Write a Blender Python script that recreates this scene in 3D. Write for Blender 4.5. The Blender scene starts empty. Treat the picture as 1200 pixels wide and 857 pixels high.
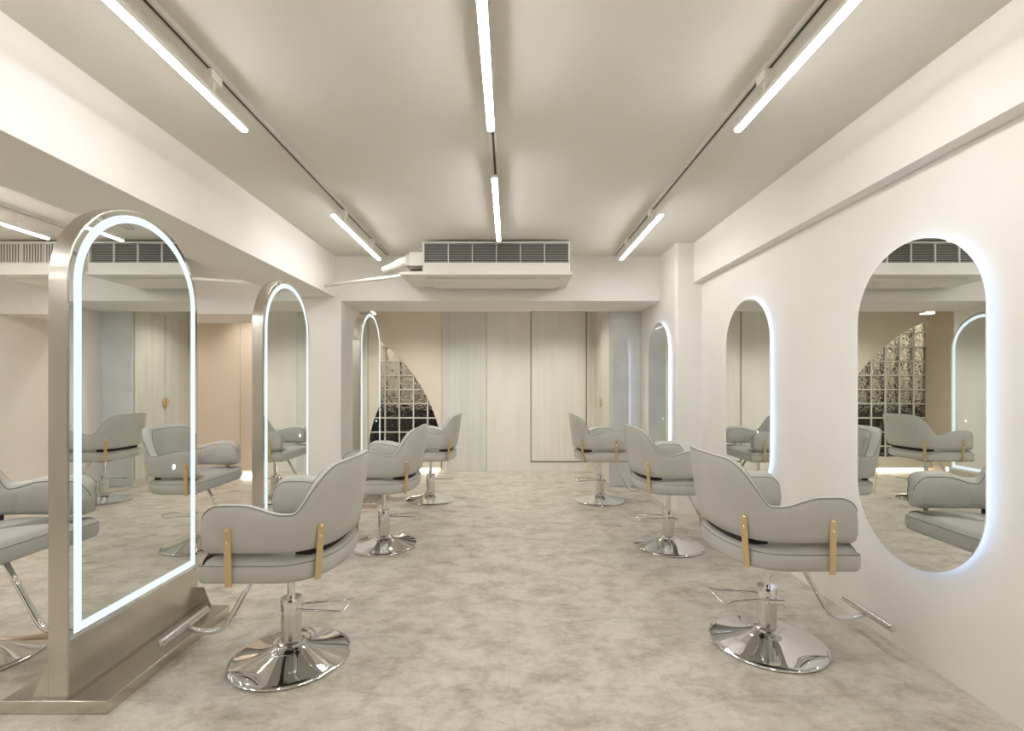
import bpy, bmesh, math, random
from mathutils import Vector, Matrix
random.seed(4)
S = bpy.context.scene
COL = S.collection
PI = math.pi

# ------------------------------------------------------------------ camera
cam_d = bpy.data.cameras.new('camera')
cam_d.sensor_width = 36.0
cam_d.lens = 567.0 / 1200.0 * 36.0
cam_d.shift_x = 3.5 / 1200.0
cam_d.shift_y = 21.5 / 1200.0
cam_d.clip_start = 0.05
cam = bpy.data.objects.new('camera', cam_d)
cam.location = (0, 0, 1.2)
cam.rotation_euler = (PI / 2, 0, 0)
COL.objects.link(cam)
S.camera = cam

# ------------------------------------------------------------------ view and world
S.view_settings.view_transform = 'Standard'
S.view_settings.look = 'None'
S.view_settings.gamma = 1.0
S.view_settings.use_curve_mapping = False
S.view_settings.exposure = 0.15
S.cycles.max_bounces = 12
S.cycles.diffuse_bounces = 6
S.cycles.glossy_bounces = 6
S.cycles.transmission_bounces = 8
S.cycles.caustics_reflective = True
S.cycles.caustics_refractive = True
S.cycles.sample_clamp_indirect = 6.0
w = bpy.data.worlds.new('world'); S.world = w
w.use_nodes = True
w.node_tree.nodes['Background'].inputs[0].default_value = (0.9, 0.87, 0.8, 1)
w.node_tree.nodes['Background'].inputs[1].default_value = 0.15

TUBE_E = 60.0      # ceiling tubes
LED_E = .95        # frosted strips in the floor mirrors
HALO_E = 4.6      # strips behind the wall mirrors
SPOT_W = 54.0      # unseen downlights in the back zone

# ------------------------------------------------------------------ materials
def s2l(c):
    return tuple((x / 12.92 if x <= 0.04045 else ((x + 0.055) / 1.055) ** 2.4) for x in c)
def rgb(r, g, b):
    return s2l((r / 255.0, g / 255.0, b / 255.0)) + (1.0,)
def new_mat(name, col, rough=0.5, metal=0.0, spec=0.5):
    m = bpy.data.materials.new(name); m.use_nodes = True
    b = m.node_tree.nodes['Principled BSDF']
    b.inputs['Base Color'].default_value = col
    b.inputs['Roughness'].default_value = rough
    b.inputs['Metallic'].default_value = metal
    b.inputs['Specular IOR Level'].default_value = spec
    return m
def nodes(m): return m.node_tree.nodes, m.node_tree.links, m.node_tree.nodes['Principled BSDF']
def noise_col(m, c1, c2, scale=4, detail=6, lo=.35, hi=.65, vec_scale=(1, 1, 1), bump=0.0, bscale=None, bdist=.002):
    N, L, B = nodes(m)
    tc = N.new('ShaderNodeTexCoord'); mp = N.new('ShaderNodeMapping')
    mp.inputs['Scale'].default_value = vec_scale
    L.new(tc.outputs['Object'], mp.inputs['Vector'])
    no = N.new('ShaderNodeTexNoise'); no.inputs['Scale'].default_value = scale; no.inputs['Detail'].default_value = detail
    L.new(mp.outputs[0], no.inputs['Vector'])
    cr = N.new('ShaderNodeValToRGB')
    cr.color_ramp.elements[0].position = lo; cr.color_ramp.elements[0].color = c1
    cr.color_ramp.elements[1].position = hi; cr.color_ramp.elements[1].color = c2
    L.new(no.outputs['Fac'], cr.inputs[0]); L.new(cr.outputs[0], B.inputs['Base Color'])
    if bump > 0:
        n2 = N.new('ShaderNodeTexNoise'); n2.inputs['Scale'].default_value = bscale or scale * 10; n2.inputs['Detail'].default_value = 5
        L.new(mp.outputs[0], n2.inputs['Vector'])
        bp = N.new('ShaderNodeBump'); bp.inputs['Strength'].default_value = bump; bp.inputs['Distance'].default_value = bdist
        L.new(n2.outputs['Fac'], bp.inputs['Height']); L.new(bp.outputs[0], B.inputs['Normal'])
    return m
def emis(name, col, strength, base=.8):
    m = new_mat(name, (base, base, base, 1), 0.5, 0, .5 if base > .1 else .1)
    B = m.node_tree.nodes['Principled BSDF']
    B.inputs['Emission Color'].default_value = col
    B.inputs['Emission Strength'].default_value = strength
    return m

M = {}
M['wall'] = noise_col(new_mat('painted_plaster', rgb(229, 226, 219), .75, 0, .2), rgb(233, 229, 222), rgb(238, 235, 229), 1.5, 3, bump=.08, bscale=60)
M['ceiling'] = noise_col(new_mat('ceiling_paint', rgb(220, 216, 206), .8, 0, .2), rgb(222, 218, 209), rgb(227, 223, 215), 1.2, 3)
M['tan'] = noise_col(new_mat('tan_plaster', rgb(216, 201, 177), .75, 0, .2), rgb(211, 197, 178), rgb(217, 203, 184), 1.5, 3)
M['cream'] = noise_col(new_mat('cream_plaster', rgb(232, 224, 209), .7, 0, .2), rgb(230, 222, 206), rgb(234, 227, 213), 1.5, 3)
M['white_panel'] = noise_col(new_mat('pale_lacquered_panel', rgb(232, 230, 222), .5), rgb(229, 227, 218), rgb(235, 233, 226), 2, 4, vec_scale=(3, 3, .4))
M['blue_panel'] = noise_col(new_mat('pale_blue_grey_panel', rgb(218, 219, 213), .45), rgb(212, 214, 209), rgb(224, 225, 219), 2, 4, vec_scale=(3, 3, .4))
M['cement'] = noise_col(new_mat('glossy_cement_board', rgb(206, 207, 203), .12, 0, .6), rgb(206, 209, 207), rgb(224, 225, 221), 3.2, 9, .3, .7)
M['cement'].node_tree.nodes['Principled BSDF'].inputs['Coat Weight'].default_value = 1.0
M['cement'].node_tree.nodes['Principled BSDF'].inputs['Coat IOR'].default_value = 1.9
M['door_wood'] = noise_col(new_mat('pale_veneer', rgb(220, 217, 207), .4), rgb(212, 209, 198), rgb(225, 222, 213), 3, 7, .3, .7, vec_scale=(4, 4, .35))
M['gap'] = new_mat('shadow_gap', rgb(150, 144, 130), .8)
M['white_metal'] = new_mat('white_enamel', rgb(236, 233, 224), .4)
M['track'] = new_mat('track_enamel', rgb(205, 202, 194), .4)
M['slot'] = new_mat('track_slot', rgb(70, 66, 60), .6)
M['louver'] = new_mat('grey_louver', rgb(205, 204, 199), .45)
M['dark'] = new_mat('dark_cavity', rgb(62, 60, 58), .8)
M['cavity'] = new_mat('grille_cavity', rgb(104, 103, 100), .8)
M['leather'] = noise_col(new_mat('grey_leatherette', rgb(190, 189, 184), .44, 0, .4), rgb(183, 182, 176), rgb(189, 188, 182), 6, 3, bump=.25, bscale=240, bdist=.0006)
M['piping'] = new_mat('grey_piping', rgb(138, 135, 127), .5)
M['chrome'] = new_mat('polished_chrome', (.82, .82, .82, 1), .035, 1.0)
M['satin'] = new_mat('satin_chrome', (.72, .71, .69, 1), .2, 1.0)
M['brass'] = new_mat('brushed_brass', rgb(214, 190, 146), .3, .6)
M['rivet'] = new_mat('brass_rivet', rgb(250, 236, 204), .15, 1.0)
M['black'] = new_mat('black_underside_and_gap_shade', rgb(44, 42, 40), .7)
M['mirror'] = new_mat('mirror_silver', (.86, .885, .865, 1), 0.0, 1.0)
M['grout'] = new_mat('white_mortar', rgb(225, 222, 212), .7)
M['tube'] = emis('lit_tube', (1.0, .985, .98, 1), TUBE_E)
M['led'] = emis('lit_frosted_strip', (.85, .955, 1.0, 1), LED_E, .02)
M['halo'] = emis('halo_strip', (.50, .66, 1.0, 1), HALO_E, .1)
M['glow'] = emis('plinth_strip', (1.0, .93, .80, 1), 9.0)
M['spot'] = emis('lit_lens', (1.0, .95, .86, 1), 12.0)
M['added_backlight'] = emis('lit_added_backlight', (1.0, .95, .86, 1), 60.0)
M['icon'] = emis('lit_icon', (.62, .84, 1.0, 1), 2.2)

M['added_dark_glass'] = new_mat('added_pane_glass', rgb(26, 26, 28), .06)
def steel():
    return new_mat('brushed_steel', (.64, .605, .545, 1), .25, 1.0)
M['steel'] = steel()

def floor_mat():
    m = new_mat('stone_look_vinyl', rgb(190, 180, 163), .42, 0, .45)
    N, L, B = nodes(m)
    tc = N.new('ShaderNodeTexCoord')
    mp = N.new('ShaderNodeMapping'); mp.inputs['Scale'].default_value = (1.0, 1.35, 1)
    L.new(tc.outputs['Object'], mp.inputs[0])
    def nz(s, d, r=.6, dist=0.0):
        n = N.new('ShaderNodeTexNoise'); n.inputs['Scale'].default_value = s; n.inputs['Detail'].default_value = d
        n.inputs['Roughness'].default_value = r; n.inputs['Distortion'].default_value = dist
        L.new(mp.outputs[0], n.inputs['Vector']); return n
    a = nz(4.6, 12, .72, .15); b = nz(30, 8, .75); c = nz(1.1, 4, .5); d = nz(6.5, 8, .7, .6)
    cr = N.new('ShaderNodeValToRGB'); e = cr.color_ramp.elements
    e[0].position = .33; e[0].color = rgb(164, 157, 144)
    e[1].position = .67; e[1].color = rgb(210, 204, 192)
    x = cr.color_ramp.elements.new(.5); x.color = rgb(196, 189, 176)
    L.new(a.outputs['Fac'], cr.inputs[0])
    mx = N.new('ShaderNodeMix'); mx.data_type = 'RGBA'; mx.blend_type = 'OVERLAY'; mx.inputs[0].default_value = .45
    L.new(cr.outputs[0], mx.inputs[6]); 
    cb = N.new('ShaderNodeValToRGB'); cb.color_ramp.elements[0].position = .3; cb.color_ramp.elements[1].position = .7
    cb.color_ramp.elements[0].color = (.38, .38, .38, 1); cb.color_ramp.elements[1].color = (.66, .66, .66, 1)
    L.new(b.outputs['Fac'], cb.inputs[0]); L.new(cb.outputs[0], mx.inputs[7])
    m2 = N.new('ShaderNodeMix'); m2.data_type = 'RGBA'; m2.blend_type = 'MULTIPLY'; m2.inputs[0].default_value = .8
    cc = N.new('ShaderNodeValToRGB'); cc.color_ramp.elements[0].position = .36; cc.color_ramp.elements[1].position = .52
    cc.color_ramp.elements[0].color = rgb(222, 217, 208); cc.color_ramp.elements[1].color = (1, 1, 1, 1)
    L.new(d.outputs['Fac'], cc.inputs[0])
    L.new(mx.outputs[2], m2.inputs[6]); L.new(cc.outputs[0], m2.inputs[7])
    # faint tile joints, 0.6 x 0.6
    br = N.new('ShaderNodeTexBrick'); br.offset = 0.5
    br.inputs['Scale'].default_value = 1.0
    br.inputs['Brick Width'].default_value = .62; br.inputs['Row Height'].default_value = .62
    br.inputs['Mortar Size'].default_value = .0016; br.inputs['Mortar Smooth'].default_value = .3
    br.inputs['Color1'].default_value = (1, 1, 1, 1); br.inputs['Color2'].default_value = (.955, .955, .955, 1)
    br.inputs['Mortar'].default_value = (.84, .84, .84, 1)
    L.new(tc.outputs['Object'], br.inputs['Vector'])
    m3 = N.new('ShaderNodeMix'); m3.data_type = 'RGBA'; m3.blend_type = 'MULTIPLY'; m3.inputs[0].default_value = .9
    L.new(m2.outputs[2], m3.inputs[6]); L.new(br.outputs['Color'], m3.inputs[7])
    L.new(m3.outputs[2], B.inputs['Base Color'])
    bp = N.new('ShaderNodeBump'); bp.inputs['Strength'].default_value = .12; bp.inputs['Distance'].default_value = .003
    L.new(b.outputs['Fac'], bp.inputs['Height']); L.new(bp.outputs[0], B.inputs['Normal'])
    return m
M['floor'] = floor_mat()

def glass_mat():
    m = new_mat('wavy_glass', (.93, .95, .92, 1), .04)
    N, L, B = nodes(m)
    B.inputs['Transmission Weight'].default_value = 1.0
    B.inputs['IOR'].default_value = 1.45
    tc = N.new('ShaderNodeTexCoord')
    no = N.new('ShaderNodeTexNoise'); no.inputs['Scale'].default_value = 15; no.inputs['Detail'].default_value = .6; no.inputs['Distortion'].default_value = 1.6
    L.new(tc.outputs['Object'], no.inputs['Vector'])
    bp = N.new('ShaderNodeBump'); bp.inputs['Strength'].default_value = .9; bp.inputs['Distance'].default_value = .035
    L.new(no.outputs['Fac'], bp.inputs['Height']); L.new(bp.outputs[0], B.inputs['Normal'])
    return m
M['glass'] = glass_mat()

# ------------------------------------------------------------------ mesh helpers
def box(bm, x0, y0, z0, x1, y1, z1):
    v = [bm.verts.new(p) for p in ((x0, y0, z0), (x1, y0, z0), (x1, y1, z0), (x0, y1, z0), (x0, y0, z1), (x1, y0, z1), (x1, y1, z1), (x0, y1, z1))]
    for f in ((3, 2, 1, 0), (4, 5, 6, 7), (0, 1, 5, 4), (1, 2, 6, 5), (2, 3, 7, 6), (3, 0, 4, 7)):
        bm.faces.new([v[i] for i in f])
def tube(bm, pts, r, n=10, closed=False, cap=True):
    pts = [Vector(p) for p in pts]
    N = len(pts); rings = []
    rs = r if isinstance(r, (list, tuple)) else [r] * N
    prev = None
    for i, p in enumerate(pts):
        if closed: t = pts[(i + 1) % N] - pts[i - 1]
        else: t = pts[min(i + 1, N - 1)] - pts[max(i - 1, 0)]
        t.normalize()
        if prev is None:
            a = Vector((0, 0, 1)) if abs(t.z) < .9 else Vector((1, 0, 0))
            u = t.cross(a).normalized()
        else:
            u = (prev - t * prev.dot(t)).normalized()
        prev = u; v = t.cross(u)
        rings.append([bm.verts.new(p + (u * math.cos(2 * PI * k / n) + v * math.sin(2 * PI * k / n)) * rs[i]) for k in range(n)])
    m = N if closed else N - 1
    for i in range(m):
        A = rings[i]; Bq = rings[(i + 1) % N]
        for k in range(n):
            bm.faces.new((A[k], A[(k + 1) % n], Bq[(k + 1) % n], Bq[k]))
    if cap and not closed:
        bm.faces.new(list(reversed(rings[0]))); bm.faces.new(rings[-1])
def lathe(bm, prof, n=48, c=(0, 0)):
    rings = []
    for (r, z) in prof:
        if r < 1e-6: rings.append([bm.verts.new((c[0], c[1], z))])
        else: rings.append([bm.verts.new((c[0] + r * math.cos(2 * PI * k / n), c[1] + r * math.sin(2 * PI * k / n), z)) for k in range(n)])
    for A, Bq in zip(rings, rings[1:]):
        for k in range(n):
            k2 = (k + 1) % n
            if len(A) == 1: bm.faces.new((A[0], Bq[k2], Bq[k]))
            elif len(Bq) == 1: bm.faces.new((A[k], A[k2], Bq[0]))
            else: bm.faces.new((A[k], A[k2], Bq[k2], Bq[k]))
def prism(bm, pts, d):                       # planar outline pushed along vector d
    d = Vector(d)
    a = [bm.verts.new(p) for p in pts]; b = [bm.verts.new(Vector(p) + d) for p in pts]
    n = len(pts)
    bm.faces.new(list(reversed(a))); bm.faces.new(b)
    for i in range(n): bm.faces.new((a[i], a[(i + 1) % n], b[(i + 1) % n], b[i]))
def ring_prism(bm, outer, inner, d):         # closed band between two outlines of equal count
    d = Vector(d); n = len(outer)
    O = [bm.verts.new(p) for p in outer]; I = [bm.verts.new(p) for p in inner]
    O2 = [bm.verts.new(Vector(p) + d) for p in outer]; I2 = [bm.verts.new(Vector(p) + d) for p in inner]
    for i in range(n):
        j = (i + 1) % n
        bm.faces.new((O[j], O[i], I[i], I[j])); bm.faces.new((O2[i], O2[j], I2[j], I2[i]))
        bm.faces.new((O[i], O[j], O2[j], O2[i])); bm.faces.new((I[j], I[i], I2[i], I2[j]))
def obj(name, bm, mat, parent=None, smooth=False, bevel=0, bseg=2, sub=0, angle=35):
    bmesh.ops.recalc_face_normals(bm, faces=bm.faces)
    me = bpy.data.meshes.new(name); bm.to_mesh(me); bm.free()
    o = bpy.data.objects.new(name, me); COL.objects.link(o)
    if mat: me.materials.append(mat if not isinstance(mat, str) else M[mat])
    if smooth:
        for p in me.polygons: p.use_smooth = True
        if smooth == 'auto': me.set_sharp_from_angle(angle=math.radians(angle))
    if bevel:
        b = o.modifiers.new('bevel', 'BEVEL'); b.width = bevel; b.segments = bseg; b.limit_method = 'ANGLE'; b.angle_limit = math.radians(40)
        for p in me.polygons: p.use_smooth = True
        me.set_sharp_from_angle(angle=math.radians(40))
        b.harden_normals = False
    if sub:
        s = o.modifiers.new('subdiv', 'SUBSURF'); s.levels = sub; s.render_levels = sub
    if parent: o.parent = parent
    return o
def tag(o, label, cat, group=None):
    o['label'] = label; o['category'] = cat
    if group: o['group'] = group
    return o
def struct(o): o['kind'] = 'structure'; return o
def thing(name, label, cat, loc=(0, 0, 0), rz=0, group=None):
    o = bpy.data.objects.new(name, None); COL.objects.link(o)
    o.location = loc; o.rotation_euler = (0, 0, rz); o.empty_display_size = .1
    return tag(o, label, cat, group)
def bx(name, dims, mat, parent=None, bevel=0):
    bm = bmesh.new(); box(bm, *dims); return obj(name, bm, mat, parent, bevel=bevel)
def dup(root, loc, rz, label, group=None):
    r = root.copy(); COL.objects.link(r); r.location = loc; r.rotation_euler = (0, 0, rz); r['label'] = label
    if group: r['group'] = group
    for ch in list(root.children):
        c = ch.copy(); COL.objects.link(c); c.parent = r
        for g in list(ch.children):
            d = g.copy(); COL.objects.link(d); d.parent = c
    return r

# ------------------------------------------------------------------ room shell
HC = 2.5; YB = 6.67; YN = -2.4; XR = 1.78; XL = -5.2
BF, BB = 4.93, 5.66                    # back beam front and back
struct(bx('floor', (XL - .1, YN - .1, -.1, XR + .1, YB + .9, 0), 'floor'))
struct(bx('ceiling', (XL - .1, YN - .1, HC, XR + .1, BF + .1, HC + .1), 'ceiling'))
struct(bx('ceiling_back', (XL - .1, BB - .02, 2.3, XR + .1, YB + .9, 2.4), 'wall'))
struct(bx('wall_right', (XR, YN, 0, XR + .1, YB + .1, HC), 'wall'))
struct(bx('wall_left', (XL - .1, YN, 0, XL, YB + .1, HC), 'wall'))
struct(bx('wall_front', (XL, YN - .1, 0, XR, YN, HC), 'wall'))
wf = struct(bx('added_dark_window', (-1.75, YN - .02, .0, 1.7, YN + .01, 2.2), 'added_dark_glass'))  # unseen dark pane, added so the chrome discs reflect something dark
struct(bx('trim_16', (-.14, YN, 0, -.06, YN + .04, 2.2), 'steel'))
struct(bx('trim_1', (1.705, YN, 2.136, XR, 4.466, HC), 'wall'))                 # beam along the right wall
struct(bx('trim_2', (-2.265, YN, 2.085, -1.77, BF, HC), 'wall'))                # beam above the floor mirrors
# back beam (spans the main room), lower beam in the left bay
struct(bx('trim_3', (-2.265, BF, 2.045, 1.54, BB, HC), 'wall'))
struct(bx('trim_4', (XL, BF, 1.912, -2.265, BB, HC), 'wall'))
struct(bx('trim_5', (-2.265, BF, 0, -1.71, BB, 2.045), 'wall'))                    # pier between second and third floor mirror
def pier():                                                                     # shallow pier with a softened corner, carries the third wall mirror
    bm = bmesh.new(); r = .03
    pts = [(XR, 4.466, 0)]
    for k in range(9):
        a = -PI / 2 - k / 8 * PI / 2
        pts.append((1.54 + r + r * math.cos(a), 4.466 + r + r * math.sin(a), 0))
    pts += [(1.54, YB, 0), (XR, YB, 0)]
    prism(bm, pts, (0, 0, HC)); return struct(obj('trim_6', bm, 'wall', smooth='auto'))
pier()

# left bay back wall: tan
struct(bx('wall_back_left', (XL, 6.25, 0, -2.31, 6.35, 2.3), 'tan'))
struct(bx('wall_side', (-2.35, BB, 0, -2.27, YB + .1, 2.3), 'tan'))
struct(bx('trim_7', (-5.19, 6.235, 0, -3.47, 6.25, 2.3), 'tan'))
struct(bx('trim_8', (-3.46, 6.19, .0, -2.36, 6.25, .085), 'cream'))

# back wall with the glass arc cut out
CX, CZ, CR = -3.084, .036, 2.186
def back_wall():
    bm = bmesh.new(); pts = []
    a0 = math.acos((-2.268 - CX) / CR); a1 = math.asin((.19 - CZ) / CR)
    for k in range(49):
        a = a0 + (a1 - a0) * k / 48
        pts.append((CX + CR * math.cos(a), YB, CZ + CR * math.sin(a)))
    pts += [(-.927, YB, .19), (-.927, YB, 2.3), (-2.268, YB, 2.3)]
    prism(bm, pts, (0, .02, 0)); struct(obj('wall_back', bm, 'cream'))
back_wall()
bx_ = struct(bx('baseboard_back', (-2.268, YB - .07, .05, -.935, YB + .12, .19), 'cream', bevel=.004))
struct(bx('trim_9', (-2.268, YB, 0, -.935, YB + .12, .05), 'cream'))
strip = bx('light_strip', (-2.2, YB - .03, .012, -.98, YB - .004, .03), 'glow')
tag(strip, 'warm light strip hidden under the ledge below the glass block window', 'light strip')
strip2 = bx('light_strip', (-3.40, 6.15, .004, -3.22, 6.17, .03), 'glow')
tag(strip2, 'short warm light strip at the foot of the tan wall', 'light strip')

# right-hand part of the back wall: panels, and a door
def reeded(name, x0, x1, z0, z1, y, mat, pitch, depth, parent=None):
    bm = bmesh.new(); n = max(1, int(round((x1 - x0) / pitch))); p = (x1 - x0) / n
    pts = [(x0, y + .03, z0)]
    for i in range(n):
        a = x0 + i * p
        pts += [(a, y + depth, z0), (a + p * .12, y, z0), (a + p * .88, y, z0)]
    pts += [(x1, y + depth, z0), (x1, y + .03, z0)]
    prism(bm, list(pts), (0, 0, z1 - z0)); return obj(name, bm, mat, parent)
struct(reeded('trim_10', -.924, -.308, 0, 2.3, YB - .012, 'blue_panel', .085, .004))
struct(bx('trim_11', (-.304, YB - .006, 0, .296, YB + .03, 2.3), 'white_panel'))
struct(bx('wall_back_panel', (-.935, YB + .02, 0, 1.2, YB + .1, 2.3), 'gap'))
door = struct(reeded('door_1', .306, 1.061, .135, 2.19, YB - .004, 'white_panel', .093, .003))
def door_frame():
    bm = bmesh.new()
    for d in ((.298, YB - .012, .12, .304, YB + .02, 2.2), (1.063, YB - .012, .12, 1.069, YB + .02, 2.2), (.298, YB - .012, .12, 1.069, YB + .02, .126)):
        box(bm, *d)
    return obj('door_frame', bm, M['gap'], door)
door_frame()
struct(bx('baseboard_back_right', (.296, YB - .014, 0, 1.08, YB + .03, .116), 'white_panel'))
struct(bx('trim_12', (1.074, YB - .004, 0, 1.12, YB + .03, 2.3), 'cream'))
struct(bx('trim_13', (1.124, YB - .012, 0, 1.2, YB + .03, 2.3), 'cream'))

# glass block window behind the arc
win = bpy.data.objects.new('window_1', None); COL.objects.link(win); struct(win)
PITCH = .196
gx0 = -1.127 + PITCH; gz0 = .14
def inside(x, z): return (x - CX) ** 2 + (z - CZ) ** 2 < (CR + .16) ** 2
def glass_window():
    bm = bmesh.new(); g = bmesh.new()
    ncol = 7; nrow = 11
    xl = gx0 - ncol * PITCH
    zt = gz0 + nrow * PITCH
    for i in range(ncol + 1):
        x = gx0 - i * PITCH
        box(g, x - .009, YB + .024, .12, x + .009, YB + .0355, 2.29)
    for j in range(nrow + 1):
        z = gz0 + j * PITCH
        box(g, xl - .04, YB + .023, z - .008, gx0 + .03, YB + .036, z + .008)
    for i in range(ncol):
        for j in range(nrow):
            x1 = gx0 - i * PITCH - .0095; x0_ = x1 - PITCH + .019
            z0 = gz0 + j * PITCH + .0085; z1 = z0 + PITCH - .017
            if not inside(x0_, z0): continue
            box(bm, x0_, YB + .032, z0, x1, YB + .125, z1)
    jd = bmesh.new()
    for i in range(ncol + 1):
        x = gx0 - i * PITCH; box(jd, x - .0092, YB + .036, .12, x + .0092, YB + .14, 2.29)
    for j in range(nrow + 1):
        z = gz0 + j * PITCH; box(jd, xl - .04, YB + .0365, z - .0083, gx0 + .03, YB + .14, z + .0083)
    obj('joint_core', jd, 'dark', win)
    gb = obj('glass_blocks', bm, 'glass', win, bevel=.006)
    obj('mortar_grid', g, 'grout', win)
glass_window()
# space behind the glass blocks: pale wall; dark counter and hidden lamp are added for the glass
struct(bx('wall_behind_glass', (-2.9, YB + .75, 0, -.3, YB + .85, 2.3), 'cream'))
struct(bx('trim_14', (-2.6, YB + .13, 0, -2.5, YB + .8, 2.3), 'cream'))
struct(bx('trim_15', (-.70, YB + .13, 0, -.6, YB + .8, 2.3), 'cream'))
cb = bx('added_counter', (-2.48, YB + .3, .0, -.72, YB + .72, .86), 'dark'); tag(cb, 'dark low counter added behind the glass block window to darken its lower rows', 'counter')
tl = bx('added_backlight', (-2.3, YB + .45, 2.24, -1.0, YB + .49, 2.27), 'added_backlight'); tag(tl, 'unseen light bar added to light the space behind the glass block window', 'lamp')  # added backlight for the glass blocks, itself out of sight

# ------------------------------------------------------------------ built-in cupboard, right of the back door
cab = thing('built_in_cupboard', 'tall pale cupboard with glossy blue-grey end panel beside the third wall mirror', 'cupboard', (1.36, 6.2, 0))
def cbx(name, d, mat, parent=None, bevel=0):
    o = bx(name, (d[0] - 1.36, d[1] - 6.2, d[2], d[3] - 1.36, d[4] - 6.2, d[5]), mat, parent or cab, bevel); return o
cbx('body', (1.2, 5.68, 0, 1.538, YB - .02, 2.298), 'white_panel')
e = cbx('end_panel', (1.18, 5.664, 0, 1.538, 5.68, 2.298), 'cement', bevel=.001); e['label'] = 'glossy blue-grey cement end panel'
for (a, b, hy) in ((5.70, 6.20, 6.165), (6.205, YB - .03, 6.24)):
    d = cbx('door', (1.18, a, .06, 1.199, b - .004, 2.07), 'door_wood', bevel=.0015)
    hb = bmesh.new(); pts = []
    sg = -1 if a < 6 else 1
    yc = 6.2025
    for k in range(13):
        t = -PI / 2 + PI * k / 12
        pts.append((1.18 - 1.36 - .012, yc - 6.2 + sg * (.004 + .055 * math.cos(t)), .965 + .062 * math.sin(t)))
    prism(hb, pts, (.012, 0, 0)); obj('handle', hb, 'brass', d, bevel=.002)
cbx('plinth', (1.205, 5.69, 0, 1.53, YB - .03, .055), 'white_panel')

# ------------------------------------------------------------------ floor mirrors (double sided, steel frame)
def arch(y0, y1, zb, zt, inset=0.0, n=32):
    """outline in the Y-Z plane; equal count for any inset"""
    a0, a1 = y0 + inset, y1 - inset; b = zb + inset; R = (a1 - a0) / 2; cy = (a0 + a1) / 2; cz = zt - inset - R
    p = [(a0, b), (a1, b)]
    for k in range(n + 1):
        a = PI * k / n
        p.append((cy + R * math.cos(a), cz + R * math.sin(a)))
    return p
def at(p, x): return [(x, a, b) for (a, b) in p]
FW = .37; FT = 1.95; TH = .07
def floor_mirror():
    root = thing('floor_mirror', '', 'mirror', (0, 0, 0), 0, 'arched steel floor mirrors')
    bm = bmesh.new(); prism(bm, at(arch(-FW, FW, .048, FT), -TH / 2), (TH, 0, 0))
    obj('frame', bm, 'steel', root, bevel=.002)
    for s in (-1, 1):
        xf = s * TH / 2
        bm = bmesh.new(); prism(bm, at(arch(-FW + .006, FW - .006, .25, FT - .006), xf - s * .001), (s * .004, 0, 0))
        g = obj('mirror_glass', bm, 'mirror', root)
        bm = bmesh.new(); xx = xf + s * .0032
        ring_prism(bm, at(arch(-FW + .024, FW - .024, .272, FT - .024), xx), at(arch(-FW + .056, FW - .056, .304, FT - .056), xx), (s * .001, 0, 0))
        obj('light_strip', bm, 'led', g)
        bm = bmesh.new(); n = 20
        yc = (.19 if s > 0 else -.19)
        ring_prism(bm, [(xx, yc + .009 * math.cos(2 * PI * k / n), .80 + .012 * math.sin(2 * PI * k / n)) for k in range(n)],
                   [(xx, yc + .006 * math.cos(2 * PI * k / n), .80 + .009 * math.sin(2 * PI * k / n)) for k in range(n)], (s * .001, 0, 0))
        obj('touch_button', bm, 'icon', g)
        # lower skirt with a bright bottom fold
        bm = bmesh.new(); box(bm, min(xf, xf + s * .004), -FW + .002, .058, max(xf, xf + s * .004), FW - .002, .246)
        obj('lower_panel', bm, 'steel', root, bevel=.001)
        bm = bmesh.new(); box(bm, min(xf, xf + s * .008), -FW + .002, .2465, max(xf, xf + s * .008), FW - .002, .2515)
        obj('rim', bm, 'satin', root)
    bm = bmesh.new(); box(bm, -.196, -FW - .015, 0, .196, FW + .012, .048)
    obj('base_plate', bm, 'steel', root, bevel=.003)
    for (s, yy) in ((1, FW - .004), (-1, -FW + .001)):
        bm = bmesh.new()
        x0 = s * TH / 2
        prism(bm, [(x0, yy, .048), (x0 + s * (.075 if s > 0 else .058), yy, .048), (x0 + s * (.036 if s > 0 else .008), yy, .145 if s > 0 else .178), (x0, yy, .145 if s > 0 else .178)], (0, .004, 0))
        obj('gusset', bm, 'steel', root)
    return root
FMX = -1.617 - TH / 2
fm = floor_mirror()
fm.location = (FMX, 2.14, 0); fm['label'] = 'nearest arched steel floor mirror with a glowing white outline'
dup(fm, (FMX, 3.545, 0), 0, 'middle arched steel floor mirror of three, behind the nearest chair on the left')
dup(fm, (-1.435 - TH / 2, 5.03, 0), 0, 'farthest arched steel floor mirror, in front of the glass block window')

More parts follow.
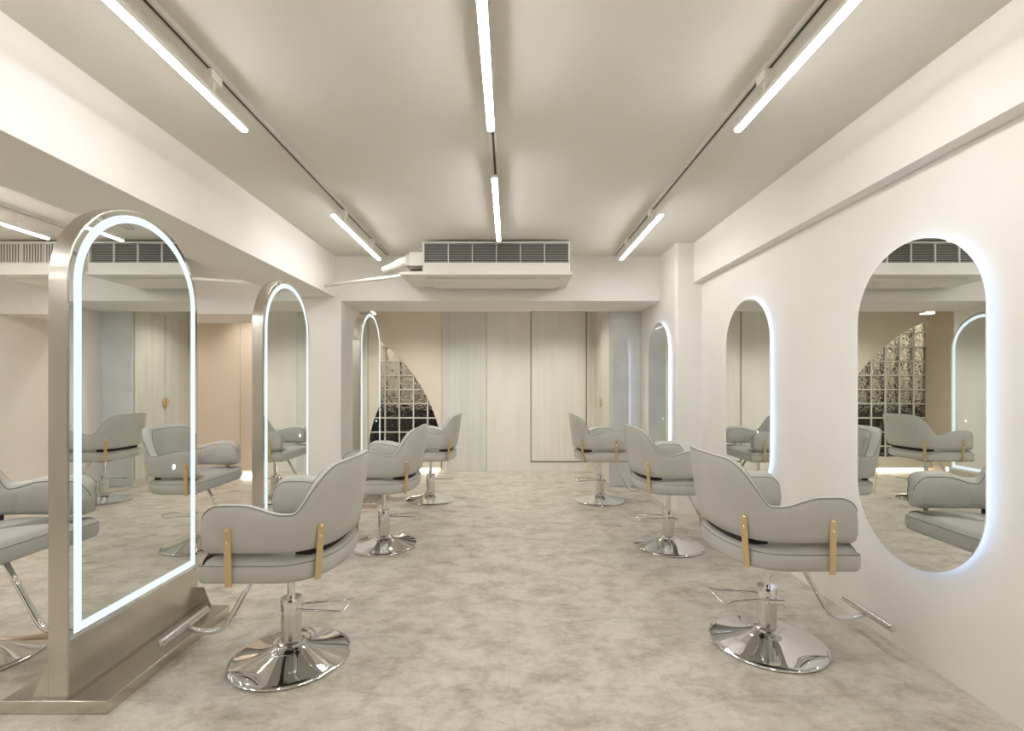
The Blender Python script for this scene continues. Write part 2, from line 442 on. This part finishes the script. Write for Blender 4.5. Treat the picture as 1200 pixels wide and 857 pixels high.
# ------------------------------------------------------------------ wall mirrors (pills with halo)
def pill(y0, y1, zb, zt, inset=0.0, n=28):
    R = (y1 - y0) / 2 - inset; cy = (y0 + y1) / 2; c1 = zb + inset + R; c2 = zt - inset - R
    p = []
    for k in range(n + 1): a = PI + PI * k / n; p.append((cy + R * math.cos(a), c1 + R * math.sin(a)))
    for k in range(n + 1): a = PI * k / n; p.append((cy + R * math.cos(a), c2 + R * math.sin(a)))
    return p
def wall_mirror():
    root = thing('wall_mirror', '', 'mirror', (0, 0, 0), 0, 'pill shaped wall mirrors')
    PW = .325; a = (-PW, PW, .404, 1.82)
    bm = bmesh.new(); prism(bm, at(pill(*a), -.032), (.005, 0, 0))
    g = obj('mirror_glass', bm, 'mirror', root)
    bm = bmesh.new(); prism(bm, at(pill(*a, inset=.045), -.027), (.027, 0, 0))
    obj('backing', bm, 'white_metal', root)
    bm = bmesh.new(); ring_prism(bm, at(pill(*a, inset=.034), -.022), at(pill(*a, inset=.0449), -.022), (.012, 0, 0))
    obj('halo_strip', bm, 'halo', root)
    bm = bmesh.new(); n = 16
    ring_prism(bm, [(-.0325, -.17 + .007 * math.cos(2 * PI * k / n), .86 + .009 * math.sin(2 * PI * k / n)) for k in range(n)],
               [(-.0325, -.17 + .004 * math.cos(2 * PI * k / n), .86 + .006 * math.sin(2 * PI * k / n)) for k in range(n)], (.0006, 0, 0))
    obj('touch_button', bm, 'icon', g)
    return root
wm = wall_mirror(); wm.location = (XR, 2.10, 0); wm['label'] = 'nearest pill-shaped wall mirror with a cool white halo, beside the front right chair'
dup(wm, (XR, 3.57, 0), 0, 'middle pill-shaped wall mirror of the three on the right wall')
dup(wm, (1.54, 4.905, 0), 0, 'farthest pill-shaped wall mirror, mounted on the shallow pier by the cupboard')

# ------------------------------------------------------------------ salon chair
HWO = .305            # outer half width
XF = .205             # arm front
X0 = -.03; AO = .232  # start of the back curve, its depth
EX = 2.5
def plan(t):
    """t in 0..1, right arm front -> back -> left arm front: outer outline point and outward normal at seat height"""
    L1 = XF - X0; arc = .5 * PI * math.sqrt((AO ** 2 + HWO ** 2) / 2) * 2 * 1.06
    tot = 2 * L1 + arc; s = t * tot
    if s < L1: return Vector((XF - s, -HWO, 0)), Vector((0, -1, 0))
    if s > tot - L1: return Vector((X0 + (s - (tot - L1)), HWO, 0)), Vector((0, 1, 0))
    th = (s - L1) / arc * PI
    def P(th):
        c, sn = math.cos(th), math.sin(th)
        return Vector((X0 - AO * abs(sn) ** (2 / EX), -HWO * math.copysign(abs(c) ** (2 / EX), c), 0))
    p = P(th); q = P(min(PI, th + .01)); q0 = P(max(0, th - .01)); d = (q - q0).normalized()
    n = Vector((d.y, -d.x, 0))
    if n.dot(p - Vector((X0 * .5, 0, 0))) < 0: n = -n
    return p, n
def sm(a, b, x):
    t = max(0, min(1, (x - a) / (b - a))); return t * t * (3 - 2 * t)
ZB = .558
def top_h(p):
    x = p.x
    h = .744
    h -= .036 * sm(.06, -.12, x)
    h += .172 * sm(-.132, -.236, x)
    h += .014 * sm(-.21, -.262, x)
    # round the front of the arm
    r = .075; e = XF - x
    if e < r: h -= r * (1 - math.sqrt(max(0, 1 - (1 - e / r) ** 2))) * .95
    return h
def lean(p):
    return .02 + .115 * sm(.05, -.24, p.x)
def shell_pt(t, off, z):
    p, n = plan(t)
    q = p + n * (lean(p) * (z - .5) - off); q.z = z
    return q
def shell_ts():
    # even sampling of the outline with extra samples at the arm fronts and through the slope
    ts = []; N = 112
    for i in range(N + 1): ts.append(i / N)
    for k in (.0012, .0035, .006): ts += [k, 1 - k]
    return sorted(ts)
def make_shell(root):
    bm = bmesh.new(); rings = []; TK = .066
    ts = shell_ts(); pip = []; pip_in = []
    for t in ts:
        p, n = plan(t); H = top_h(p); e = XF - p.x
        rr = .02
        tk = TK * (1 if e > rr else (.55 + .45 * math.sqrt(max(0, 1 - (1 - e / rr) ** 2))))
        o0 = (TK - tk) / 2
        zb = ZB + (.02 * (1 - math.sqrt(max(0, 1 - (1 - e / .03) ** 2))) if e < .03 else 0)
        sec = []
        nz = 7
        zt = H
        # outer face, bottom to top (slightly crowned), then top, inner face down, bottom
        for k in range(nz):
            f = k / (nz - 1); z = zb + .008 + (zt - .012 - zb - .008) * f
            sec.append((o0 - .004 * math.sin(PI * f), z))
        for a in (.25, .5, .75):
            sec.append((o0 + .012 * a + 0, zt - .012 + .012 * math.sin(a * PI / 2) ** .7))
        sec.append((o0 + tk * .33, zt - .001)); sec.append((o0 + tk * .62, zt - .009))
        for a in (0, .5, 1):
            sec.append((o0 + tk - .016 * math.cos(a * PI / 2), zt - .034 + .018 * math.cos(a * PI / 2)))
        for k in range(1, nz):
            f = k / (nz - 1); z = zt - .034 + (zb + .008 - zt + .034) * f
            sec.append((o0 + tk + .010 * math.sin(PI * f), z))
        sec.append((o0 + tk - .01, zb)); sec.append((o0 + .01, zb))
        rings.append([bm.verts.new(shell_pt(t, o, z)) for (o, z) in sec])
        pip.append(shell_pt(t, o0 + .003, zt - .004)); pip_in.append(shell_pt(t, o0 + tk - .006, zt - .024))
    n = len(rings[0])
    for A, B_ in zip(rings, rings[1:]):
        for k in range(n): bm.faces.new((A[k], A[(k + 1) % n], B_[(k + 1) % n], B_[k]))
    for rg in (rings[0], rings[-1]):
        c = Vector((0, 0, 0))
        for v in rg: c += v.co
        c /= n; c.x += .006; cv = bm.verts.new(c)
        mid = [bm.verts.new(v.co * .45 + c * .55 + Vector((.002, 0, 0))) for v in rg]
        for k in range(n):
            bm.faces.new((rg[k], rg[(k + 1) % n], mid[(k + 1) % n], mid[k])); bm.faces.new((mid[k], mid[(k + 1) % n], cv))
    sh = obj('back_and_arm_shell', bm, 'leather', root, smooth='auto', angle=50)
    bm = bmesh.new()
    # piping follows the outer top edge and runs down the arm fronts
    p0 = [shell_pt(0, .012, z) for z in (ZB + .03, ZB + .07, pip[0].z - .02)]
    p1 = [shell_pt(1, .012, z) for z in (pip[-1].z - .02, ZB + .07, ZB + .03)]
    for q in p0 + p1: q.x += .001
    tube(bm, p0 + pip + p1, .0026, 8)
    tube(bm, pip_in, .002, 6)
    obj('piping', bm, 'piping', sh, smooth=True)
    tm = [t for t in ts if plan(t)[0].x < -.07 and t < .5][0]
    for tt in (tm, 1 - tm):
        H = top_h(plan(tt)[0])
        bm = bmesh.new()
        tube(bm, [shell_pt(tt, -.0035 * math.sin(PI * f), ZB + .01 + (H - .012 - ZB - .01) * f) for f in [k / 8 for k in range(9)]], .0012, 6)
        obj('outer_seam', bm, 'leather', sh, smooth=True)
        bm = bmesh.new()
        tube(bm, [shell_pt(tt, .066 + .0095 * math.sin(PI * f), ZB + .01 + (H - .036 - ZB - .01) * f) for f in [k / 8 for k in range(9)]], .003, 6)
        obj('inner_seam', bm, 'leather', sh, smooth=True)
    return sh
def seat_outline(off, n_arc=60):
    pts = []
    for i in range(n_arc + 1):
        t = i / n_arc
        p, n = plan(t); q = p - n * off
        if i in (0, n_arc): q.x += 0
        pts.append(q)
    # front edge with small rounded corners
    yL = pts[-1].y; f = XF + .021; r = .018
    fr = []
    for k in range(6):
        a = PI / 2 - k / 5 * PI / 2; fr.append(Vector((f - off - r + r * math.cos(a), yL - r + r * math.sin(a), 0)))
    for k in range(1, 8):
        y = (yL - r) * (1 - 2 * k / 8); fr.append(Vector((f - off + .006 * (1 - (y / yL) ** 2), y, 0)))
    for k in range(6):
        a = -k / 5 * PI / 2; fr.append(Vector((f - off - r + r * math.cos(a), -yL + r + r * math.sin(a), 0)))
    return pts + fr
def make_seat(root):
    bm = bmesh.new()
    prof = [(.11, .438), (.03, .438), (.016, .440), (.006, .448), (.002, .46), (.001, .49), (.003, .508), (.008, .514), (.016, .527), (.028, .537), (.05, .545), (.08, .549), (.13, .551)]
    rings = []
    for (o, z) in prof:
        rings.append([bm.verts.new((q.x, q.y, z if z <= .514 else .514 + (z - .514) * (1 - .42 * sm(-.02, -.16, q.x)))) for q in seat_outline(o)])
    n = len(rings[0])
    for A, B_ in zip(rings, rings[1:]):
        for k in range(n): bm.faces.new((A[k], A[(k + 1) % n], B_[(k + 1) % n], B_[k]))
    for rg in (rings[0], rings[-1]):
        z = max(v.co.z for v in rg); c = bm.verts.new((.04, 0, z))
        for k in range(n): bm.faces.new((rg[k], rg[(k + 1) % n], c))
    st = obj('seat', bm, 'leather', root, smooth='auto', angle=60)
    bm = bmesh.new(); tube(bm, [Vector((q.x, q.y, .511)) for q in seat_outline(.0035)], .0022, 6, closed=True)
    obj('piping', bm, 'piping', st, smooth=True)
    bm = bmesh.new(); box(bm, -.12, -.11, .418, .13, .11, .4385); box(bm, -.05, -.05, .402, .05, .05, .42)
    p = obj('seat_mount', bm, 'black', root, bevel=.003)
    bm = bmesh.new()
    prof = [(.001, .53), (.001, .562)]
    # black strip put in as the shade of the gap behind the seat
    pts = [shell_pt(t, .034, .54) for t in [.262 + .476 * k / 24 for k in range(25)]]
    pts = [shell_pt(.262 + .476 * k / 24, .034 + .024 * max(0, abs(k - 12) / 12 - .7) / .3, .54) for k in range(25)]
    inn = [shell_pt(t, .056, .54) for t in [.262 + .476 * k / 24 for k in range(25)]]
    for i in range(24):
        a, b, c, d = pts[i], pts[i + 1], inn[i + 1], inn[i]
        vs = [bm.verts.new((q.x, q.y, z)) for z in (.51, .564) for q in (a, b, c, d)]
        for f in ((0, 1, 5, 4), (2, 3, 7, 6)): bm.faces.new([vs[k] for k in f])
    obj('rear_gap_shade', bm, 'black', root, smooth=True)
def make_bracket(root, tt):
    p, n = plan(tt); tdir = Vector((-n.y, n.x, 0))
    b0 = p + n * .0015; b0.z = .436
    top = shell_pt(tt, -.0055, .662); mid = shell_pt(tt, -.006, .56)
    W = .0135; TK = .004
    bm = bmesh.new(); rows = []
    d = (top - b0)
    path = [(f, b0 + d * f) for f in (0, .2, .4, .6, .8, .93)]
    for f, c in path: rows.append((c, W))
    for k in range(1, 6):
        a = k / 5 * PI / 2; rows.append((b0 + d * .93 + (d * .07) * math.sin(a), max(.001, W * math.cos(a))))
    rr = []
    for c, wd in rows:
        rr.append([bm.verts.new(c - tdir * wd), bm.verts.new(c + tdir * wd), bm.verts.new(c + tdir * wd + n * TK), bm.verts.new(c - tdir * wd + n * TK)])
    for A, B_ in zip(rr, rr[1:]):
        for k in range(4): bm.faces.new((A[k], A[(k + 1) % 4], B_[(k + 1) % 4], B_[k]))
    bm.faces.new(rr[0][::-1]); bm.faces.new(rr[-1])
    br = obj('bracket', bm, 'brass', root, bevel=.0008)
    for f in (.945, .765):
        c = b0 + d * f + n * (TK)
        bm = bmesh.new()
        bmesh.ops.create_uvsphere(bm, u_segments=14, v_segments=8, radius=.0074)
        for v in bm.verts: v.co.z *= 1
        rot = Vector((0, 0, 1)).rotation_difference(n)
        for v in bm.verts:
            v.co.z *= .45; v.co = rot @ v.co; v.co += c
        obj('rivet', bm, 'rivet', br, smooth=True)
def salon_chair():
    root = thing('salon_chair', '', 'chair', (0, 0, 0), 0, 'grey salon chairs')
    make_shell(root); make_seat(root)
    # choose outline parameters for the brackets
    ts = [i / 400 for i in range(401)]
    tf = min((t for t in ts if t < .5), key=lambda t: abs(plan(t)[0].x - .098))
    trr = min((t for t in ts if t < .5), key=lambda t: abs(plan(t)[0].x + .205))
    for t in (tf, trr, 1 - trr, 1 - tf): make_bracket(root, t)
    bm = bmesh.new()
    lathe(bm, [(0, .002), (.246, .002), (.250, .005), (.2505, .009), (.247, .0125), (.23, .0155), (.20, .021), (.16, .029), (.12, .0395), (.09, .0495), (.07, .058), (.056, .069), (0, .070)], 72)
    obj('base_disc', bm, 'chrome', root, smooth='auto', angle=50)
    bm = bmesh.new()
    lathe(bm, [(0, .064), (.056, .064), (.059, .068), (.057, .075), (.047, .078), (.042, .082), (.042, .215), (.0, .215)], 40)
    cy = obj('hydraulic_cylinder', bm, 'satin', root, smooth='auto')
    bm = bmesh.new()
    lathe(bm, [(0, .20), (.0438, .20), (.0442, .203), (.0442, .258), (.042, .264), (.0, .265)], 40)
    obj('collar', bm, 'chrome', cy, smooth='auto')
    bm = bmesh.new(); lathe(bm, [(0, .24), (.0165, .24), (.0165, .405), (0, .405)], 24)
    obj('piston', bm, 'chrome', root, smooth='auto')
    # pump lever: bent wire loop towards the back
    bm = bmesh.new()
    wp = [(0.0, -.030, .235), (-.06, -.036, .243), (-.20, -.055, .243), (-.245, -.078, .24), (-.262, -.075, .247), (-.272, -.02, .258), (-.275, .035, .262), (-.262, .05, .254), (-.24, .045, .25), (-.06, .025, .247), (0, .022, .246)]
    tube(bm, [(x * .93, y * 1.15, z - .026) for x, y, z in wp], .0048, 8)
    pl = obj('pump_lever', bm, 'chrome', root, smooth=True)
    bm = bmesh.new(); tube(bm, [(.05, -.052, .210), (-.02, -.052, .214)], .011, 10); tube(bm, [(.056, -.054, .19), (.042, -.054, .214)], .006, 8)
    box(bm, -.03, -.054, .198, .035, -.036, .224)
    obj('lever_hub', bm, 'chrome', pl, smooth='auto', angle=40)
    # foot rest: bent tube and a cross bar
    bm = bmesh.new()
    base = [(.06, .525 - .095), (.118, .438), (.19, .309), (.268, .168), (.29, .136), (.318, .118), (.35, .110), (.385, .111), (.42, .118), (.452, .13)]
    pts = [(.05, 0, .425), (.11, 0, .425)] + [(x, 0, z) for x, z in base[2:]]
    pts[1] = (.125, 0, .425)
    tube(bm, pts, [.0128] * (len(pts) - 2) + [.011, .010], 12)
    fr = obj('footrest_tube', bm, 'chrome', root, smooth=True)
    bm = bmesh.new(); tube(bm, [(.466, -.152, .138), (.466, -.15, .138), (.466, .15, .138), (.466, .152, .138)], [.014, .0165, .0165, .014], 20)
    obj('foot_bar', bm, 'satin', root, smooth='auto', angle=40)
    return root
ch = salon_chair()
ch.location = (1.196, 2.245, 0)
ch['label'] = 'nearest grey salon chair on the right, facing the largest pill-shaped mirror'
G = 'grey salon chairs'
dup(ch, (1.18, 3.58, 0), 0, 'grey salon chair on the right side, middle of its row', G)
dup(ch, (.935, 4.97, 0), 0, 'farthest grey salon chair on the right, in front of the pale cupboard', G)
dup(ch, (-.956, 2.126, 0), PI, 'nearest grey salon chair on the left, facing the closest arched steel mirror', G)
dup(ch, (-.93, 3.60, 0), PI, 'second grey salon chair from the front in the left row', G)
dup(ch, (-.81, 5.00, 0), PI, 'farthest grey salon chair on the left, by the glass block window', G)
dup(ch, (-2.344, 2.126, 0), 0, 'grey salon chair behind the nearest steel mirror, cut by the left picture edge', G)
dup(ch, (-2.372, 3.60, 0), 0, 'grey salon chair seen between the first and second steel mirrors', G)

# ------------------------------------------------------------------ ceiling tracks and tube lamps
def track(name, x, y0, y1, label):
    t = thing(name, label, 'lighting track', (x, (y0 + y1) / 2, HC), 0, 'ceiling lighting tracks')
    L = (y1 - y0) / 2
    bm = bmesh.new()
    box(bm, -.018, -L, -.006, .018, L, 0); box(bm, -.018, -L, -.022, -.007, L, -.006); box(bm, .007, -L, -.022, .018, L, -.006)
    obj('rail', bm, 'track', t)
    bm = bmesh.new(); box(bm, -.0068, -L + .01, -.0195, .0068, L - .01, -.0062); obj('slot', bm, 'slot', t)
    bm = bmesh.new(); box(bm, -.019, L - .002, -.024, .019, L + .02, 0); obj('end_cap', bm, 'track', t, bevel=.002)
    return t
track('lighting_track', -1.215, YN + .1, 4.82, 'long white ceiling track on the left side of the room')
track('lighting_track', -.083, YN + .1, 4.02, 'white ceiling track down the middle of the room')
track('lighting_track', 1.056, YN + .1, 4.82, 'long white ceiling track on the right side of the room')
track('lighting_track', -3.65, YN + .1, 4.2, 'white ceiling track in the bay beyond the steel mirrors')
def tube_lamp():
    t = thing('tube_lamp', '', 'lamp', (0, 0, 0), 0, 'ceiling tube lamps')
    L = .595
    bm = bmesh.new(); box(bm, -.0175, -L, -.0080, .0175, L, .010); obj('housing', bm, 'white_metal', t, bevel=.002)
    bm = bmesh.new(); tube(bm, [(0, -L, -.011), (0, -L + .004, -.011), (0, L - .004, -.011), (0, L, -.011)], [.012, .0155, .0155, .012], 16)
    for v in bm.verts: v.co.z = -.011 + (v.co.z + .011) * .5
    obj('tube', bm, 'tube', t, smooth='auto', angle=50)
    for y in (-.22 - .14, .36):
        bm = bmesh.new(); box(bm, -.0165, y - .035, .066, .0165, y + .035, .1035)
        ad = obj('track_adapter', bm, 'white_metal', t, bevel=.003)
        bm = bmesh.new(); tube(bm, [(0, y, .01), (0, y, .07)], .006, 10); obj('stem', bm, 'white_metal', ad, smooth='auto')
    return t
tlmp = tube_lamp()
ZT = 2.374
first = True
for (x, y, lab) in ((-1.215, 1.63, 'long lit tube lamp above the nearest chair on the left'),
                    (-1.215, 3.935, 'lit tube lamp at the far end of the left ceiling track'),
                    (-.083, 1.625, 'lit tube lamp at the front of the middle ceiling track'),
                    (-.083, 3.34, 'lit tube lamp just before the air conditioner on the middle track'),
                    (1.05, 1.63, 'long lit tube lamp above the nearest chair on the right'),
                    (1.05, 3.93, 'lit tube lamp at the far end of the right ceiling track'),
                    (-3.69, 3.28, 'lit tube lamp in the bay behind the nearest steel mirror'),
                    (-3.69, 1.3, 'unseen tube lamp added to brighten the left bay'),  # from here on, unseen lamps added to brighten the bay and room
                    (-2.75, 3.28, 'added tube lamp hidden behind the left beam, toward the far end'),
                    (-2.75, 1.3, 'added tube lamp hidden behind the left beam, near the viewer'),
                    (-4.55, 3.3, 'added unseen tube lamp along the far left wall, toward the air conditioner'),
                    (-4.55, 1.3, 'added unseen tube lamp along the far left wall, near the viewer'),
                    (-3.69, -.7, 'added tube lamp behind the viewer in the left bay'),
                    (-1.215, -.6, 'added tube lamp behind the viewer on the left track'),
                    (-.083, -.6, 'added tube lamp behind the viewer on the middle track'),
                    (1.05, -.6, 'added tube lamp behind the viewer on the right track')):
    if first: tlmp.location = (x, y, ZT); tlmp['label'] = lab; first = False
    else: dup(tlmp, (x, y, ZT), 0, lab)

# unseen downlights put in to light the back, and the visible small spot
def surface_spot(x, y, z, lab):
    t = thing('spotlight', lab, 'spotlight', (x, y, z), 0, 'ceiling spotlights at the back')
    bm = bmesh.new(); lathe(bm, [(0, 0), (.045, 0), (.045, -.05), (.038, -.05), (.036, -.02), (0, -.02)], 28); obj('housing', bm, 'white_metal', t, smooth='auto')
    bm = bmesh.new(); lathe(bm, [(0, -.03), (.035, -.03), (.035, -.024), (0, -.024)], 24); obj('lens', bm, 'spot', t)
    ld = bpy.data.lights.new('spot_lamp', 'SPOT'); ld.energy = SPOT_W * (.75 if x < -3 else 1); ld.color = (1, .955, .89); ld.spot_size = math.radians(125); ld.spot_blend = 1.0; ld.shadow_soft_size = .04
    lo = bpy.data.objects.new('spot_lamp', ld); lo.location = (0, 0, -.04); COL.objects.link(lo); lo.parent = t
for (x, y, lab) in ((-.35, 5.95, 'unseen ceiling spotlight in front of the ribbed back panel'), (.65, 5.95, 'unseen ceiling spotlight in front of the back door'), (-1.25, 5.95, 'unseen ceiling spotlight above the glass block window'), (-3.3, 5.9, 'unseen ceiling spotlight added to brighten the tan wall'), (-4.5, 5.9, 'unseen ceiling spotlight added to brighten the far left corner')):
    surface_spot(x, y, 2.3, lab)
def wedge_spot():
    t = thing('wall_spotlight', 'small bright spotlight peeking out beside the top of the farthest steel mirror', 'spotlight', (-1.72, 6.05, 2.1))
    bm = bmesh.new(); box(bm, -.07, -.05, -.02, .05, .05, .02); obj('housing', bm, 'white_metal', t, bevel=.006)
    bm = bmesh.new(); box(bm, -.065, -.053, -.026, .045, .04, -.0195); box(bm, -.055, -.0535, -.014, .04, -.0495, .014); obj('lens', bm, 'spot', t)
    bm = bmesh.new(); tube(bm, [(0, 0, .02), (0, 0, .2)], .008, 8); obj('stem', bm, 'white_metal', t)
wedge_spot()

# ------------------------------------------------------------------ air conditioners
def aircon(x0, x1, y0, label, vertical=False, pan_l=0.0, pan_r=0.02):
    W = (x1 - x0); c = (x0 + x1) / 2
    t = thing('air_conditioner', label, 'air conditioner', (c, y0, 2.19), 0)
    h = W / 2; zt = 2.475 - 2.19; D = .56
    bm = bmesh.new()
    box(bm, -h, .03, .02, h, D, zt - .004)                     # carcass
    box(bm, -h, 0, .01, h, .03, .088)                          # front skirt below grille
    obj('body', bm, 'white_metal', t, bevel=.003)
    bm = bmesh.new()
    gz0, gz1 = .098, zt
    box(bm, -h, -.004, gz0 - .012, h, .03, gz0); box(bm, -h, -.004, gz1 - .012, h, .03, gz1)
    box(bm, -h, -.004, gz0, -h + .014, .03, gz1 - .012); box(bm, h - .014, -.004, gz0, h, .03, gz1 - .012)
    nsec = 6; sp = (W - .028) / nsec
    for i in range(1, nsec): x = -h + .014 + sp * i; box(bm, x - .004, -.004, gz0, x + .004, .012, gz1 - .012)
    fr = obj('grille_frame', bm, 'white_metal', t)
    bm = bmesh.new(); box(bm, -h + .01, .022, gz0, h - .01, .0305, gz1 - .01); obj('cavity', bm, 'dark' if vertical else 'cavity', fr)
    bm = bmesh.new()
    nl = 10; dz = (gz1 - .012 - gz0) / nl
    for k in range(nl):
        z = gz0 + dz * (k + .5)
        pr = [(-h + .012, .001, z - .003), (-h + .012, .001, z - .0005), (-h + .012, .016, z + .006), (-h + .012, .016, z + .0035)]
        prism(bm, pr, (W - .024, 0, 0))
    if vertical:
        nv = 52
        for k in range(nv):
            x = -h + .014 + (W - .028) * (k + .5) / nv; box(bm, x - .0025, -.002, gz0, x + .0025, .006, gz1 - .012)
    obj('louvers', bm, 'white_metal' if vertical else 'louver', t)
    bm = bmesh.new(); box(bm, -h - pan_l, -.012, -.012, h + pan_r, D, .012)
    obj('drain_pan', bm, 'white_metal', t, bevel=.003)
    bm = bmesh.new(); box(bm, -h + .03, .13, -.032, h - .08, D - .02, -.01)
    obj('bottom_panel', bm, 'white_metal', t, bevel=.006)
    for s in (-1, 1):
        bm = bmesh.new(); x = s * (h + .022)
        tube(bm, [(x, .08, zt - .03), (x, .08, HC - 2.19)], .004, 8); box(bm, x - .022, .065, zt - .05, x + .014, .095, zt - .036)
        obj('hanging_rod', bm, 'white_metal', t)
    return t
ac = aircon(-.775, .548, 4.34, 'white ceiling air conditioner with a dark louvred grille at the end of the room', pan_l=.205, pan_r=.025)
def ac_extras():
    c = (-.775 + .548) / 2; o = lambda x, y, z: (x - c, y - 4.34, z - 2.19)
    bm = bmesh.new(); p = o(-.90, 4.36, 2.265); q = o(-.779, 4.52, 2.39); box(bm, *p, *q)
    obj('pipe_box', bm, 'white_metal', ac, bevel=.004)
    bm = bmesh.new(); p = o(-.935, 4.375, 2.27); q = o(-.90, 4.505, 2.375); box(bm, *p, *q); obj('clamp', bm, 'track', ac, bevel=.004)
    bm = bmesh.new()
    path = [(-.935, 4.44, 2.325, .05), (-.99, 4.44, 2.312, .046), (-1.05, 4.45, 2.285, .038), (-1.11, 4.46, 2.266, .028), (-1.165, 4.48, 2.255, .026)]
    tube(bm, [o(a, b, d) for a, b, d, r in path], [r for a, b, d, r in path], 14)
    obj('insulated_hose', bm, 'white_metal', ac, smooth='auto')
    bm = bmesh.new()
    for k in range(4): tube(bm, [o(-.79 - k * .03, 4.36, 2.225), o(-.79 - k * .03, 4.44, 2.245)], .011, 8)
    obj('valve', bm, 'slot', ac, smooth='auto')
ac_extras()
aircon(-4.62, -3.27, 4.34, 'white ceiling air conditioner with a fine grid grille in the left bay', vertical=True)
# trunking from the air conditioner to the left beam
def trunk(pts, w_, h_, name, label, cat):
    bm = bmesh.new(); rr = []
    for p in pts:
        p = Vector(p); rr.append([bm.verts.new(p + Vector(d)) for d in ((0, -w_, -h_), (0, w_, -h_), (0, w_, h_), (0, -w_, h_))])
    for A, B_ in zip(rr, rr[1:]):
        for k in range(4): bm.faces.new((A[k], A[(k + 1) % 4], B_[(k + 1) % 4], B_[k]))
    bm.faces.new(rr[0][::-1]); bm.faces.new(rr[-1])
    return tag(obj(name, bm, 'white_metal', bevel=.003), label, cat)
trunk([(-1.768, 4.66, 2.145), (-1.74, 4.64, 2.147), (-.985, 4.42, 2.188)], .02, .012, 'pipe_trunking', 'thin white pipe cover sloping from the left beam to the air conditioner', 'pipe')
trunk([(-2.275, 4.6, 2.155), (-3.24, 4.45, 2.185)], .02, .012, 'pipe_trunking', 'thin white pipe cover in the left bay, seen above the second steel mirror', 'pipe')
